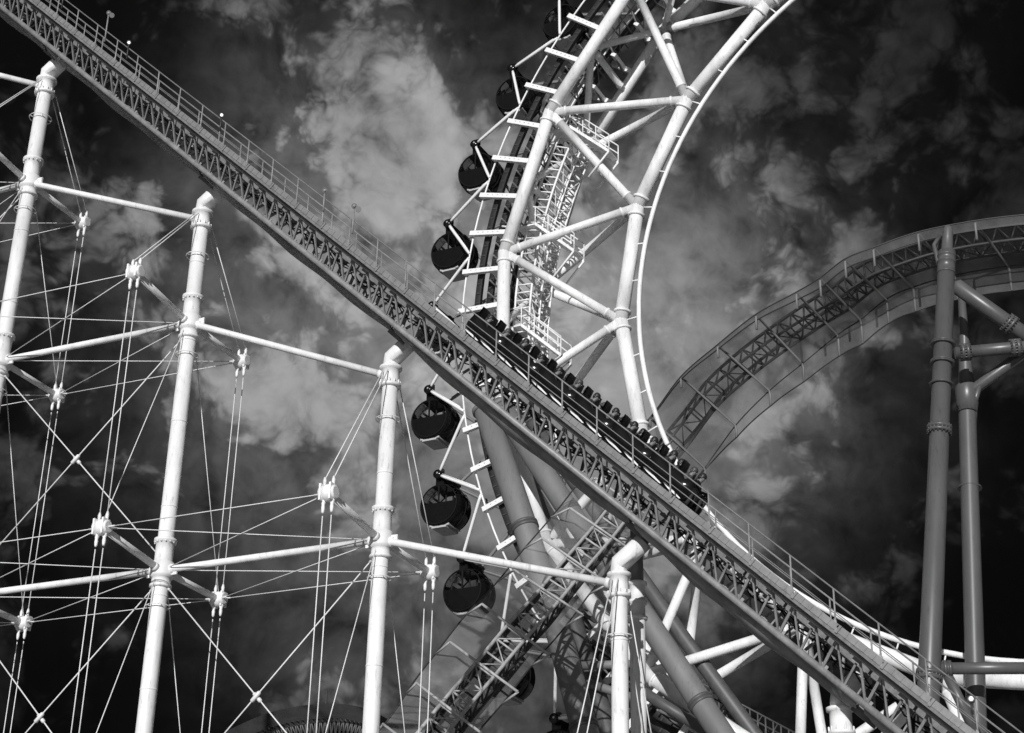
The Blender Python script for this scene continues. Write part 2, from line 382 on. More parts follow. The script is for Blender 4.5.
for k in range(6):
    t_ = ctop[k]; r_ = RAD[k]
    root = thing('support_column', LAB[k], 'column', (t_.x, t_.y, 0), 'white columns carrying the lift track'); cols[k] = root; root['kind'] = 'thing'
    pm = MB(); pm.lathe((t_.x, t_.y, 0), ZZ, [(0, r_*1.02), (t_.z-.05, r_*.97)], 20)
    z_ = 2.0
    while z_ < t_.z-1.2:
        pm.lathe((t_.x, t_.y, z_), ZZ, [(0, r_), (.012, r_*1.035), (.05, r_*1.035), (.062, r_)], 20); z_ += 3.1
    pm.build('shaft', 'white', root)
    cp = MB(); e = t_+Nv*1.15
    cp.path([t_-ZZ*.25, t_+ZZ*.10, t_+ZZ*.22+Nv*.02, e], [r_*1.0, r_*1.0, r_*1.16, r_*1.12], 20)
    cp.build('cap', 'white', root)
    hd = MB()
    hd.lathe(t_-ZZ*.78, ZZ, [(0, r_*1.0), (.02, r_*1.38), (.10, r_*1.38), (.12, r_*1.12), (.62, r_*1.12), (.64, r_*1.42), (.73, r_*1.42), (.75, r_)], 22)
    for q in range(12):
        a = q*math.pi/6; hd.tube(t_-ZZ*.70+V((math.cos(a), math.sin(a), 0))*r_*1.28, t_-ZZ*.56+V((math.cos(a), math.sin(a), 0))*r_*1.28, .025, n=6)
    hd.build('head_collar', 'white', root)
    for z_, rr in [(t_.z-1.9, 1.5)]+[(LZ[l]-1.25, 1.45) for l in JT[k]]:
        if z_ < 1 or z_ > t_.z-1: continue
        hp = MB(); hp.torus((t_.x, t_.y, z_), ZZ, r_*rr, .018, 18, 5)
        for q in range(4):
            a = q*math.pi/2+.5; hp.tube((t_.x+r_*.9*math.cos(a), t_.y+r_*.9*math.sin(a), z_), (t_.x+r_*rr*math.cos(a), t_.y+r_*rr*math.sin(a), z_), .014, n=5)
        hp.build('ring_hoop', 'white', root)
    for l in JT[k]:
        z_ = LZ[l]; cn = V((t_.x, t_.y, z_))
        cm = MB(); cm.lathe(cn-ZZ*.62, ZZ, [(0, r_), (.02, r_*1.34), (.10, r_*1.34), (.13, r_*1.16), (.34, r_*1.16), (.36, r_*1.45), (.46, r_*1.45), (.86, r_*1.40), (.90, r_*1.1), (1.55, r_*1.1), (1.58, r_*1.38), (1.68, r_*1.38), (1.70, r_)], 22)
        for q in range(14):
            a = q*math.pi/7; dd = V((math.cos(a), math.sin(a), 0)); cm.tube(cn+dd*r_*1.25+ZZ*.9, cn+dd*r_*1.25+ZZ*1.0, .028, n=6)
        for sd_ in (-1, 1):
            cm.box(cn+tv.cross(ZZ).cross(ZZ)*.0+V((tv.x, tv.y, 0)).normalized()*(sd_*(r_*1.6))-ZZ*.05, V((tv.x, tv.y, 0)).normalized()*.16, bv*.03, ZZ*.16)
        cm.build('bracket_collar', 'white', root)
        for side in (1, -1):
            nd_ = node(k, l, side); hor = V((tv.x, tv.y, 0)).normalized()
            om = MB(); om.tube(cn+bv*(side*r_*.9), nd_, .115, n=14)
            om.lathe(cn+bv*(side*r_*1.35), bv*side, [(0, .15), (.12, .15), (.14, .10)], 12)
            arm = om.build('outrigger', 'white', root)
            cv = MB(); cv.lathe(nd_-hor*.27, hor, [(0, .17), (.02, .215), (.52, .215), (.54, .17)], 14)
            cv.ell(nd_, bv*.27, hor*.25, ZZ*.27, 12, 8)
            for e_ in (-1, 1):
                cv.box(nd_+hor*(.17*e_)+bv*.06*side, hor*.035, bv*.17, ZZ*.26)
                cv.lathe(nd_+hor*(.15*e_)-ZZ*.62, ZZ, [(0, .03), (.06, .05), (.18, .06), (.26, .05), (.34, .075), (.42, .08)], 10)
                cv.lathe(nd_+hor*(.15*e_)+ZZ*.20, ZZ, [(0, .08), (.10, .05), (.20, .06), (.32, .03)], 10)
            cv.build('clevis', 'white', arm)
    # stays: paired rods down the bracket ends, single rods from each collar to the bracket ends below
    for side in (1, -1):
        hor = V((tv.x, tv.y, 0)).normalized(); ls = sorted(JT[k], reverse=True)
        prev = t_ - ZZ*.3 + bv*(side*r_*1.3); first = True
        for l in ls:
            q = node(k, l, side)
            for e_ in (-1, 1):
                a = prev+hor*(.15*e_*(.6 if first else 1))+(V((0, 0, 0)) if first else -ZZ*.7); b = q+hor*(.15*e_)+ZZ*.45
                MB().tube(a, b, .019, n=8).build('stay_rod', 'rod', root)
            prev = q; first = False
        for la, lb in zip(ls[:-1], ls[1:]):
            a = V((t_.x, t_.y, LZ[la]-.4))+bv*(side*r_*1.2); MB().tube(a, node(k, lb, side)+ZZ*.15, .017, n=6).build('inclined_stay', 'rod', root)

def J(k, l): return V((ctop[k].x, ctop[k].y, LZ[l])) if l != 't' else ctop[k]-ZZ*.38
LN = {'t': 'top', 0: 'bottom collar', 1: 'lower collar', 2: 'upper collar', 3: 'highest collar', 4: 'head'}
CN = {0: {1: 'lowest', 2: 'lower', 3: 'middle', 4: 'highest', 't': 'top'}, 1: {0: 'bottom', 1: 'lowest', 2: 'lower', 3: 'upper', 't': 'top'},
      2: {0: 'bottom', 1: 'lower', 2: 'upper', 't': 'top'}, 3: {0: 'bottom', 1: 'bracket', 't': 'top'}, 4: {0: 'bottom', 't': 'top'}}
def strut(a, la, b, lb):
    p, q = J(a, la), J(b, lb); d = (q-p).normalized(); p = p+d*RAD[a]*1.1; q = q-d*RAD[b]*1.1
    mb = MB(); mb.lathe(p, q-p, [(0, .17), (.14, .17), (.16, .115), ((q-p).length-.16, .115), ((q-p).length-.14, .17), ((q-p).length, .17)], 14)
    o = mb.build('brace_strut', 'white', None, p)
    tag(o, 'white tube strut from %s %s collar to %s %s collar' % (WHO[a], CN[a][la], WHO[b], CN[b][lb]), 'strut', 'white struts between the track columns')
for q in ((1, 't', 0, 4), (1, 3, 2, 't'), (2, 2, 3, 't'), (3, 1, 4, 't'), (1, 2, 2, 2), (2, 1, 3, 1), (1, 1, 2, 1), (0, 3, 1, 3)): strut(*q)
def cable(p, q, label, r_=.016, clamp=None):
    mb = MB(); mb.tube(p, q, r_, n=6)
    d = (q-p).normalized()
    for e_, s_ in ((p, 1), (q, -1)): mb.tube(e_+d*(.1*s_), e_+d*(.5*s_), r_*1.9, n=6)
    if clamp is not None: mb.lathe(p+(q-p)*clamp-d*.22, d, [(0, r_), (.05, .07), (.39, .07), (.44, r_)], 8)
    tag(mb.build('bracing_cable', 'rod', None, (p+q)/2), label, 'cable', 'thin bracing cables between the columns')
for a, b, l in ((1, 2, 2), (2, 3, 1), (1, 2, 1), (0, 1, 3), (0, 1, 2), (0, 1, 1), (3, 4, 0), (2, 3, 0)):
    if l == 0: continue
    la, lb = CN[a][l], CN[b][l]
    w1, w2 = WHO[a], WHO[b]
    for sd_, nm in ((1, 'near'), (-1, 'far')):
        cable(node(a, l, sd_), node(b, l, sd_), 'cable between %s bracket tips, %s %s collar and %s %s collar' % (nm, w1, la, w2, lb))
        cable(J(a, l), node(b, l, sd_), 'cable from %s %s collar to %s bracket tip of %s %s collar' % (w1, la, nm, w2, lb))
        cable(node(a, l, sd_), J(b, l), 'cable from %s bracket tip of %s %s collar to %s %s collar' % (nm, w1, la, w2, lb))
for a, la, b, lb in ((2, 2, 1, 1), (1, 2, 2, 1), (3, 1, 2, 0), (2, 1, 3, 0), (2, 1, 1, 0), (1, 1, 2, 0), (1, 3, 0, 2), (0, 3, 1, 2), (0, 2, 1, 1), (1, 2, 0, 1)):
    p, q = J(a, la)-ZZ*.35, J(b, lb)+ZZ*.3; off = bv*(.05 if la > lb and a > b else -.05)
    cable(p+off, q+off, 'thick diagonal rod from %s %s collar to %s %s collar' % (WHO[a], CN[a][la], WHO[b], CN[b][lb]), .024, .5)

# twin column just behind the fourth one
p = un(637, 590, 50.0); root = thing('support_column', 'slimmer white column standing close behind the right side of the fourth column', 'column', (p.x, p.y, 0), 'white columns carrying the lift track'); root['kind'] = 'thing'
MB().lathe((p.x, p.y, 0), ZZ, [(0, .24), (p.z+.1, .235)], 20).build('shaft', 'white', root)
mb = MB(); tpz = un(638, 522, 50.0)
mb.path([p, p+ZZ*.8, V((p.x, p.y, tpz.z+.3))], [.21, .2, .18], 16); mb.build('neck', 'leg', root)
mb = MB(); mb.lathe(p-ZZ*.95, ZZ, [(0, .22), (.02, .31), (.10, .31), (.12, .245), (.5, .245), (.52, .31), (.6, .31), (.62, .24), (1.08, .24), (1.10, .31), (1.18, .31), (1.2, .2)], 20)
mb.build('head_collar', 'white', root)

# ------------------------------------------------------------------ giant hubless wheel
WC = V((24.23, 66.032, 38.114+CAMZ)); PSI = -.4806
wu = V((math.cos(PSI), math.sin(PSI), 0)); wn = V((-math.sin(PSI), math.cos(PSI), 0))
def wp(r_, off, a): return WC + wu*(r_*math.cos(a)) + ZZ*(r_*math.sin(a)) + wn*off
A0 = 2.2026; DA = math.pi/10; RI, RF, HW = 21.07, 27.07, 2.238
wheel = thing('giant_wheel', 'huge white hubless observation wheel with tubular truss rim behind the coaster', 'ferris wheel', (WC.x, WC.y, WC.z))
mb = MB(); rings = [wp(RI, 0, A0+DA*n) for n in range(20)]
for n in range(20): mb.tube(rings[n], rings[(n+1) % 20], .37, n=18)
for n in range(20): mb.ell(rings[n], wu*.375, wn*.375, ZZ*.375, 14, 8)
for n in range(20):
    for e_ in (-1, 1):
        d = (rings[(n+e_) % 20]-rings[n]).normalized(); mb.lathe(rings[n]+d*.45, d, [(0, .37), (.01, .46), (.12, .46), (.13, .37)], 18)
mb.build('inner_rim', 'white', wheel)
gr = MB(); gr.path([wp(20.03, -.1, 2*math.pi*k/160) for k in range(160)], .13, 8, True)
for n in range(60):
    a = A0+DA*n/3; gr.tube(wp(20.03, -.1, a), wp(20.75, 0, a), .04, n=6)
gr.build('guide_rail', 'white', wheel)
for off, nm in ((-HW, 'front_rim'), (HW, 'rear_rim')):
    mb = MB(); ps = [wp(RF, off, A0+DA*(n+.5)) for n in range(20)]
    for n in range(20): mb.tube(ps[n], ps[(n+1) % 20], .34, n=16); mb.ell(ps[n], wu*.345, wn*.345, ZZ*.345, 14, 8)
    for n in range(20):
        for e_ in (-1, 1):
            d = (ps[(n+e_) % 20]-ps[n]).normalized(); mb.lathe(ps[n]+d*.5, d, [(0, .34), (.01, .41), (.10, .41), (.11, .34)], 16)
    mb.build(nm, 'white', wheel)
for n in range(20):
    I = wp(RI, 0, A0+DA*n)
    for off in (-HW, HW):
        for e_ in (.5, -.5):
            q = wp(RF, off, A0+DA*(n+e_)); d = (q-I).normalized()
            mb = MB(); L_ = (q-I).length
            mb.lathe(I+d*.2, d, [(0, .23), (.62, .23), (.63, .275), (.73, .275), (.74, .23), (L_-1.1, .23), (L_-1.09, .275), (L_-1.0, .275), (L_-.99, .23), (L_-.4, .22)], 14)
            mb.build('spoke_brace', 'white', wheel)
    f_ = wp(RF*math.cos(DA/2), -HW, A0+DA*n); 
    for e_ in (-.5, 0, .5):
        q = wp(RF, HW, A0+DA*(n+e_)) if e_ else wp(RF*math.cos(DA/2), HW, A0+DA*n)
        d = (q-f_).normalized(); L_ = (q-f_).length
        mb = MB(); mb.lathe(f_+d*.4, d, [(0, .19), (.3, .19), (.31, .23), (.4, .23), (.41, .19), (L_-1.1, .19), (L_-1.09, .23), (L_-1.0, .23), (L_-.99, .19), (L_-.3, .19)], 12)
        mb.build('rim_cross_brace', 'white', wheel)
# dark drive rails between the rims and the cabins
for off, rr in ((-1.75, 28.55), (-1.15, 28.2), (1.15, 28.2), (1.75, 28.55)):
    mb = MB(); N_ = 160; pr = []
    for k in range(N_+1):
        a = 2*math.pi*k/N_
        pr.append([wp(rr-.16, off-.12, a), wp(rr+.16, off-.12, a), wp(rr+.16, off+.12, a), wp(rr-.16, off+.12, a), wp(rr-.16, off-.12, a)])
    mb.grid(pr, True)
    for k in range(320):
        a = 2*math.pi*k/320; mb.box(wp(rr, off-.2, a), wp(1, 0, a)-WC, (wp(1, 0, a+1.57)-WC)*.05, wn*.03) if 0 else mb.box(wp(rr-.02, off-.14, a), (wp(1, 0, a)-WC)*.10, (wp(1, 0, a+math.pi/2)-WC)*.035, wn*.02)
    mb.build('drive_rail', 'dark', wheel)
mb = MB(); mb.path([wp(27.95, 0, R(105+k*1.5)) for k in range(104)], .06, 6)
for k in range(104):
    a = R(105+k*1.5); mb.tube(wp(27.95, -1.85, a), wp(27.95, 1.85, a), .05, n=5)
    if k % 3 == 0:
        mb.tube(wp(27.95, 0, a), wp(27.3, -HW+.1, a+R(1.5)), .055, n=5); mb.tube(wp(27.95, 0, a), wp(27.3, HW-.1, a+R(1.5)), .055, n=5)
        mb.tube(wp(27.95, -1.8, a), wp(27.95, 1.8, a+R(4.5)), .04, n=5)
mb.build('rail_ties', 'leg', wheel)
for off in (-2.05, 2.05):
    mb = MB(); mb.path([wp(29.3, off, 2*math.pi*k/160) for k in range(160)], .055, 6, True); mb.build('edge_rail', 'white', wheel)
KN0, BR0, BRD = 2.5938, 2.4729, math.pi/40
for off, sg in ((-HW, 1), (HW, -1)):
    for n in range(-8, 24):
        a = BR0+BRD*n; rad = wp(1, 0, a)-WC; tg = wp(1, 0, a+math.pi/2)-WC
        mb = MB(); mb.box(wp((RF+29.4)/2-.1, off, a), rad*((29.4-RF)/2+.1), tg*.13, wn*.12)
        for q in range(5): mb.tube(wp(RF+.6+q*.3, off-.10, a-.002), wp(RF+.6+q*.3, off-.16, a-.002), .05, n=6)
        mb.box(wp(RF+.55, off+sg*.8, a), rad*.16, tg*.10, wn*.75)
        mb.build('bracket', 'white2', wheel)
# maintenance gangway inside the rim: ladder truss with stair flights
mb = MB()
GO = ((-.9, 25.9), (1.3, 25.9), (-.9, 26.8), (1.3, 26.8), (.2, 25.9))
for off, rr in GO: mb.path([wp(rr, off, R(152+k)) for k in range(46)], .07, 6)
for k in range(0, 46):
    a = R(152+k)
    mb.tube(wp(25.9, -.9, a), wp(25.9, 1.3, a), .045, n=5)
    mb.tube(wp(25.9, -.9, a), wp(26.8, -.9, a), .045, n=5); mb.tube(wp(25.9, 1.3, a), wp(26.8, 1.3, a), .045, n=5); mb.tube(wp(26.8, -.9, a), wp(26.8, 1.3, a), .04, n=5)
    if k % 3 == 0:
        mb.tube(wp(25.9, -.9, a), wp(25.9, .2, a+R(3)), .045, n=5); mb.tube(wp(25.9, 1.3, a), wp(25.9, .2, a+R(3)), .045, n=5)
for k, a_ in enumerate((153.5, 166.5, 179.5)):
    pl = MB()
    s0 = wp(26.2, -.6, R(a_)); dv = wu*2.3-ZZ*2.2; hv = wn*.62
    pl.box(s0-wu*.55, wu*.55, hv, ZZ*.04)
    for f_ in (-1, 1):
        pl.bar(s0+hv*f_, s0+dv+hv*f_, wn*.03, ZZ*.10)
        for z_ in (.55, 1.05): pl.tube(s0+hv*f_+ZZ*z_, s0+dv+hv*f_+ZZ*z_, .04, n=5)
        pl.tube(s0-wu*1.1+hv*f_+ZZ*1.05, s0+hv*f_+ZZ*1.05, .04, n=5)
        for q in range(4): pl.tube(s0+dv*(q/3)+hv*f_, s0+dv*(q/3)+hv*f_+ZZ*1.05, .035, n=5)
        pl.tube(s0-wu*1.1+hv*f_, s0-wu*1.1+hv*f_+ZZ*1.05, .035, n=5)
        pl.tube(s0+dv+hv*f_, s0+dv+hv*f_-wu*1.2-ZZ*1.3, .06, n=6); pl.tube(s0-wu*1.1+hv*f_, s0-wu*1.9+hv*f_*1.3+ZZ*.2, .06, n=6)
    for q in range(7): pl.box(s0+dv*((q+.5)/7), wu*.14, hv*.96, ZZ*.025)
    pl.build('stair_flight', 'white', wheel)
mb.build('maintenance_ladder', 'white', wheel)
# cabin arms: an A of two arms from neighbouring brackets to each hanger pivot
GA = R(9)
for k in range(-2, 10):
    for off, bo in ((-1.34, -2.1), (.55, 2.1)):
        piv = wp(31.64, off, KN0+GA*k)
        for e_ in (-.075, .075):
            a = KN0+GA*k+e_; b_ = wp(29.3, bo, a); d = piv-b_
            mb = MB(); mb.path([b_, b_+d*.1, b_+d*.85, piv], [.06, .085, .085, .05], 8)
            mb.tube(b_+d*.1-wn*.0+ZZ*.12, b_+d*.9+ZZ*.12, .03, n=5)
            mb.build('cabin_arm', 'white2' if off < 0 else 'leg', wheel)

# ------------------------------------------------------------------ gondolas
ex, ey, ez = V((1, 0, 0)), V((0, 1, 0)), V((0, 0, 1))
gd = thing('gondola', '', 'gondola')
GR, GL = 1.19, .76
def arcsheet(a0, a1, r_, y0, y1, n=14, bulge=.0):
    rows = []
    for i in range(n+1):
        a = R(a0+(a1-a0)*i/n)
        rows.append([V((math.cos(a)*r_*q, y, math.sin(a)*r_*q-1.56)) for y, q in ((y0, .86), (y0+.10, .95), (y0+.28, 1), (y1-.28, 1), (y1-.10, .95), (y1, .86))])
    return rows
YC = -.45
y0, y1 = YC-GL, YC+GL
mb = MB(); mb.grid(arcsheet(160, 380, GR, y0, y1, 26)); mb.grid(arcsheet(62, 118, GR, y0, y1, 8))
for a in (20, 41, 62, 118, 139, 160): mb.grid(arcsheet(a-3, a+3, GR*1.01, y0, y1, 2))
def seg(y, a0, a1, r_, zc):                   # part of an end disc below / above a chord
    pts = [V((math.cos(R(a0+(a1-a0)*i/24))*r_, y, math.sin(R(a0+(a1-a0)*i/24))*r_-1.56)) for i in range(25)]
    i0 = len(mb.v); mb.v += pts; mb.f.append(tuple(range(i0, i0+25))); mb.sm.append(False)
cabin = mb.build('cabin_shell', 'black', gd)
mb = MB()
for y in (y0, y1): seg(y, 175, 365, GR*.86, 0); seg(y, 70, 110, GR*.86, 0)
mb.build('end_panel', 'endp', gd)
mb = MB(); mb.grid(arcsheet(20, 62, GR*.995, y0, y1, 8)); mb.grid(arcsheet(118, 160, GR*.995, y0, y1, 8))
for y in (y0+.01, y1-.01):
    for a0_, a1_ in ((5, 66), (114, 175)):
        pts = [V((math.cos(R(a0_+(a1_-a0_)*i/12))*GR*.86, y, math.sin(R(a0_+(a1_-a0_)*i/12))*GR*.86-1.56)) for i in range(13)]
        i0 = len(mb.v); mb.v += pts + [V((0, y, -1.56+math.sin(R(5))*GR*.86))] + ([V((math.cos(R(66))*GR*.86*0, y, math.sin(R(66))*GR*.86-1.2))] if 0 else [])
        mb.f.append(tuple(range(i0, i0+14))); mb.sm.append(False)
mb.build('window', 'glass', gd)
mb = MB()
for y in (y0, y1): mb.torus((0, y, -1.56), ey, GR*.88, .035, 32, 6); mb.box((0, y, -1.0), ex*.04, ey*.03, ez*.45)
mb.torus((0, YC, -1.56), ey, GR*1.01, .03, 36, 5)
mb.build('window_frame', 'rubber', gd)
mb = MB(); mb.box((0, YC, -1.56-GR*.985), ex*.42, ey*(GL*.86), ez*.05); mb.box((0, YC, -1.56-GR*.90), ex*.56, ey*(GL*.8), ez*.05); mb.build('floor_pan', 'cloud_glass', gd)
mb = MB()
for e_ in (-1, 1): mb.box((.55*e_, YC, -1.75), ex*.2, ey*.55, ez*.06); mb.box((.72*e_, YC, -1.5), ex*.04, ey*.55, ez*.3)
mb.tube((0, YC, -2.3), (0, YC, -.45), .04, n=8)
mb.build('bench', 'seat', gd)
mb = MB(); mb.tube((0, -1.5, 0), (0, .6, 0), .06, n=8)
for y in (-1.34, .52):
    mb.lathe((0, y-.16, 0), ey, [(0, .08), (.03, .24), (.30, .24), (.33, .1)], 14); mb.bar((0, y, 0), (0, y*.35+YC*.65, -.40), ex*.22, ey*.10)
mb.box((0, YC, -.24), ex*.24, ey*.7, ez*.22); mb.box((.16, -1.3, .12), ex*.12, ey*.1, ez*.16)
mb.build('hanger', 'black', gd)
mb = MB(); mb.ell((.03, -1.53, .03), ex*.06, ey*.03, ez*.06, 8, 4); mb.ell((.75, y1+.02, -1.0), ex*.05, ey*.03, ez*.05, 8, 4); mb.build('hub_light', 'lens', gd)
GLAB = {-2: 'black gondola above the top edge of the view, on the wheel', -1: 'topmost black gondola, cut by the upper edge beside the white rim',
        0: 'black gondola second from the top of the wheel', 1: 'black gondola third from the top, level with the grey puffs of cloud',
        2: 'black gondola just above the handrail of the lift track', 3: 'black gondola mostly hidden behind the lattice of the lift track',
        4: 'black round gondola hanging just below the lift track', 5: 'black round gondola second below the lift track',
        6: 'black gondola with pale floor just under the sloping white strut', 7: 'black gondola seen through the netted track at lower left',
        8: 'gondola at the bottom edge beside the grey wheel leg', 9: 'gondola below the bottom edge of the view'}
for k in range(-1, 9):
    o = gd if k == -1 else copy_tree(gd)
    o.location = wp(31.64, 0, KN0+GA*k); o.rotation_euler = (0, 0, PSI); tag(o, GLAB[k], 'gondola', 'black gondolas round the wheel')

# ------------------------------------------------------------------ wheel legs
def leg(pts, r_, fl, label, lm='leg'):
    P = [un(*q) for q in pts]; d = (P[-1]-P[-2]).normalized()
    if d.z < -.05: P.append(P[-1]+d*((P[-1].z)/-d.z))
    root = thing('wheel_leg', label, 'support leg', (P[-1].x, P[-1].y, 0), 'thick grey legs under the wheel')
    MB().path(P, r_, 24).build('shaft', lm, root)
    for (u_, v_, d_) in fl:
        p = un(u_, v_, d_); k = min(range(len(P)-1), key=lambda i: (P[i]-p).length+(P[i+1]-p).length); dd = (P[k+1]-P[k]).normalized()
        p = P[k]+dd*((p-P[k]).dot(dd))
        mb = MB(); mb.lathe(p-dd*.16, dd, [(0, r_), (.01, r_*1.10), (.14, r_*1.10), (.15, r_*1.02), (.17, r_*1.02), (.18, r_*1.10), (.31, r_*1.10), (.32, r_)], 24); mb.build('flange', 'arc', root)
    mb = MB(); dd = (P[1]-P[0]).normalized(); mb.lathe(P[0]-dd*.3, dd, [(0, r_*.5), (.3, r_*.9), (.31, r_*1.15), (.5, r_*1.15), (.51, r_)], 20); mb.build('head_fitting', lm, root)
leg([(485, 408, 80.5), (525, 527, 76.5), (557, 626, 73.4), (586, 735, 70)], .585, [(525, 527, 76.5), (584, 727, 70.2)], 'thick grey tube leg left of the white column, nearest of its pair')
leg([(503, 412, 83.5), (544, 527, 79.8), (575, 628, 76.5), (610, 737, 73)], .46, [(544, 527, 79.8)], 'tube leg close behind the left leg, its shade put into a darker colour', 'arc')  # shade behind the front leg is put into this darker colour
leg([(500, 405, 80), (569, 511, 76), (652, 628, 71.8), (701, 703, 69.2), (724, 738, 68)], .52, [(569, 511, 76), (701, 703, 69.2)], 'thick grey tube leg passing behind the white column to the lower right')
leg([(530, 420, 83.5), (600, 518, 80), (650, 590, 77), (685, 640, 75), (738, 712, 73)], .34, [(600, 518, 80)], 'slim tube leg close behind the right leg, its shade put into the colour', 'arc')  # dark colour stands in for the shade on this rear twin
def beam(pts, r_, name, label, cat, m_, group=None):
    P = [un(*q) for q in pts]; tag(MB().path(P, r_, 12).build(name, m_, None, P[0]), label, cat, group, 'thing')
beam([(574, 666, 74), (640, 664, 73)], .2, 'tie_beam', 'horizontal grey tie beam just left of the white column, between the wheel legs', 'beam', 'leg')
beam([(587, 683, 74), (640, 700, 73)], .2, 'tie_beam', 'sloping grey tie beam below the horizontal one between the wheel legs', 'beam', 'leg')
beam([(640, 690, 72), (720, 740, 71)], .25, 'tie_beam', 'dark tie beam just right of the white column at the bottom edge', 'beam', 'arc')

# ------------------------------------------------------------------ netted track through the wheel
def crom(P, n):
    out = []
    for i in range(1, len(P)-2):
        p0, p1, p2, p3 = P[i-1:i+3]
        for k in range(n):
            t = k/n; out.append(.5*((2*p1)+(p2-p0)*t+(2*p0-5*p1+4*p2-p3)*t*t+(3*p1-p0-3*p2+p3)*t**3))
    out.append(P[-2]); return out
FR = [(350, 764, 410, 814, 57.5, 1.0), (383, 724, 447, 774, 58.7, 1.0), (416.5, 683, 481, 733, 60, .95), (450, 642, 518, 692, 62.5, .9), (482, 604, 549, 655, 65, .8), (514, 570, 583, 615, 67.5, .7),
      (542, 538, 608, 584, 70, .6), (570, 508, 634, 552, 72.5, .4), (596, 478, 656, 522, 75.5, .2), (616, 450, 680, 498, 80, -.1), (650, 418, 705, 468, 84, -.4), (681, 377, 736, 425.6, 82.5, -.6), (717.7, 345.3, 770, 391, 81, -.7),
      (756, 315, 803, 364, 80, -.8), (796.4, 293, 838, 335.5, 79.2, -1.0), (820, 279, 861, 320.4, 78.6, -1.1), (845, 260, 886.7, 300, 78, -1.2), (873.4, 248.5, 913.5, 288, 77.5, -1.2),
      (918, 233, 955, 276, 77, -1.2), (975, 221.7, 1009, 267, 76.2, -1.2), (1034, 215, 1064, 262, 75.4, -1.2), (1095, 214, 1122, 262, 74.6, -1.2)]
LP = [un(a, b, e_-f_*-1) if 0 else un(a, b, e_+f_) for a, b, c, d, e_, f_ in FR]; RP = [un(c, d, e_-f_) for a, b, c, d, e_, f_ in FR]
NS = 9
LS, RS = crom(LP, NS), crom(RP, NS)
CS = [(a+b)/2 for a, b in zip(LS, RS)]
nr = thing('netted_track', 'dark coaster track wrapped in safety netting, arching through the wheel', 'coaster track', CS[len(CS)//2])
def fr(i):
    t = (CS[min(i+1, len(CS)-1)]-CS[max(i-1, 0)]).normalized(); b_ = (RS[i]-LS[i]).normalized(); nn = t.cross(b_).normalized()
    if nn.dot(CS[i]-V((0, 0, CAMZ))) < 0: nn = -nn
    return t, b_, nn
FRM = [fr(i) for i in range(len(CS))]
def shift(i):
    f_ = min(1, max(0, (i-9*NS)/(6.*NS))); return .42*f_*f_*(3-2*f_)
def np_(i, x_, h, raw=False):
    t, b_, nn = FRM[i]; return CS[i]+b_*(x_+(0 if raw else shift(i)))+nn*h
def drop(i): return min(1, max(0, (i-9*NS)/(5.*NS)))
SPL = 8*NS      # lower run up to the wheel, upper run beyond
for nm, x_, h, r_ in (('lower_chord', -.40, .14, .075), ('lower_chord', .55, .14, .075), ('rail', -.48, .95, .085), ('rail', .63, .95, .085)):
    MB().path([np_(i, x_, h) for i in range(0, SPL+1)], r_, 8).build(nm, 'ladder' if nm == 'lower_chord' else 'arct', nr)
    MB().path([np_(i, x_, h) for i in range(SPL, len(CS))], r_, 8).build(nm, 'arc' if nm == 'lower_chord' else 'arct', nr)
for a_, b_, mt in ((0, SPL, 'ladder'), (SPL, len(CS)-1, 'arct')):
    rung = MB(); lat = MB()
    st = 3
    for i in range(a_, b_, st):
        j = min(i+st, b_)
        rung.tube(np_(i, -.40, .14), np_(i, .55, .14), .045, n=6)
        rung.tube(np_(i, -.40, .14), np_(j, .55, .14), .03, n=5) if (i//st) % 2 == 0 else rung.tube(np_(i, .55, .14), np_(j, -.40, .14), .03, n=5)
        k = (i+j)//2
        for xa, xb in ((-.40, -.48), (.55, .63)):
            lat.tube(np_(i, xa, .14), np_(k, xb, .95), .05, n=6); lat.tube(np_(k, xb, .95), np_(j, xa, .14), .05, n=6)
        lat.tube(np_(k, -.48, .95), np_(k, .63, .95), .05, n=6)
    rung.build('bottom_lacing', mt, nr); lat.build('side_lattice', 'arct', nr)
for q in range(1, len(FR)-1):
    i = (q-1)*NS
    fm = MB(); a, b = np_(i, -(RS[i]-LS[i]).length/2, 0, True), np_(i, (RS[i]-LS[i]).length/2, 0, True)
    t, bb, nn = FRM[i]
    if q >= 10:
        fm.path([a-ZZ*(.5+.45*drop(i)), a-ZZ*.1, a+bb*.08, b-bb*.1, b-ZZ*.2, b-ZZ*(.5+.75*drop(i))], .06, 7)
    else:
        fm.tube(a, b, .055, n=8); fm.tube(a, np_(i, -(RS[i]-LS[i]).length/2-.55, .98, True), .045, n=6); fm.tube(b, np_(i, (RS[i]-LS[i]).length/2-.55, .98, True), .045, n=6)
    fm.tube(np_(i, -.40, 0), np_(i, -.40, .14), .05, n=6); fm.tube(np_(i, .55, 0), np_(i, .55, .14), .05, n=6)
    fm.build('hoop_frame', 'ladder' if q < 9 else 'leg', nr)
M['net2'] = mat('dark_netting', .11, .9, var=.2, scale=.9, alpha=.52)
def netrows(i0, i1, skirt):
    rows = []
    for i in range(i0, i1+1):
        hw = (RS[i]-LS[i]).length/2; row = []
        sagp = .03*math.sin(math.pi*((i % NS)/NS))
        if skirt: row.append(np_(i, -hw, 0, True)-ZZ*(.05+.4*drop(i)))
        for k in range(9): row.append(np_(i, -hw+2*hw*k/8-(0 if skirt else .55), (.06 if skirt else .98)-sagp*math.sin(math.pi*k/8), True))
        if skirt: row.append(np_(i, hw, 0, True)-ZZ*(.05+.45*min(1, max(0, (i-9*NS)/NS))+.75*drop(i)-sagp))
        rows.append(row)
    return rows
lo_, hi_ = netrows(0, SPL, False), netrows(SPL, len(CS)-1, True)
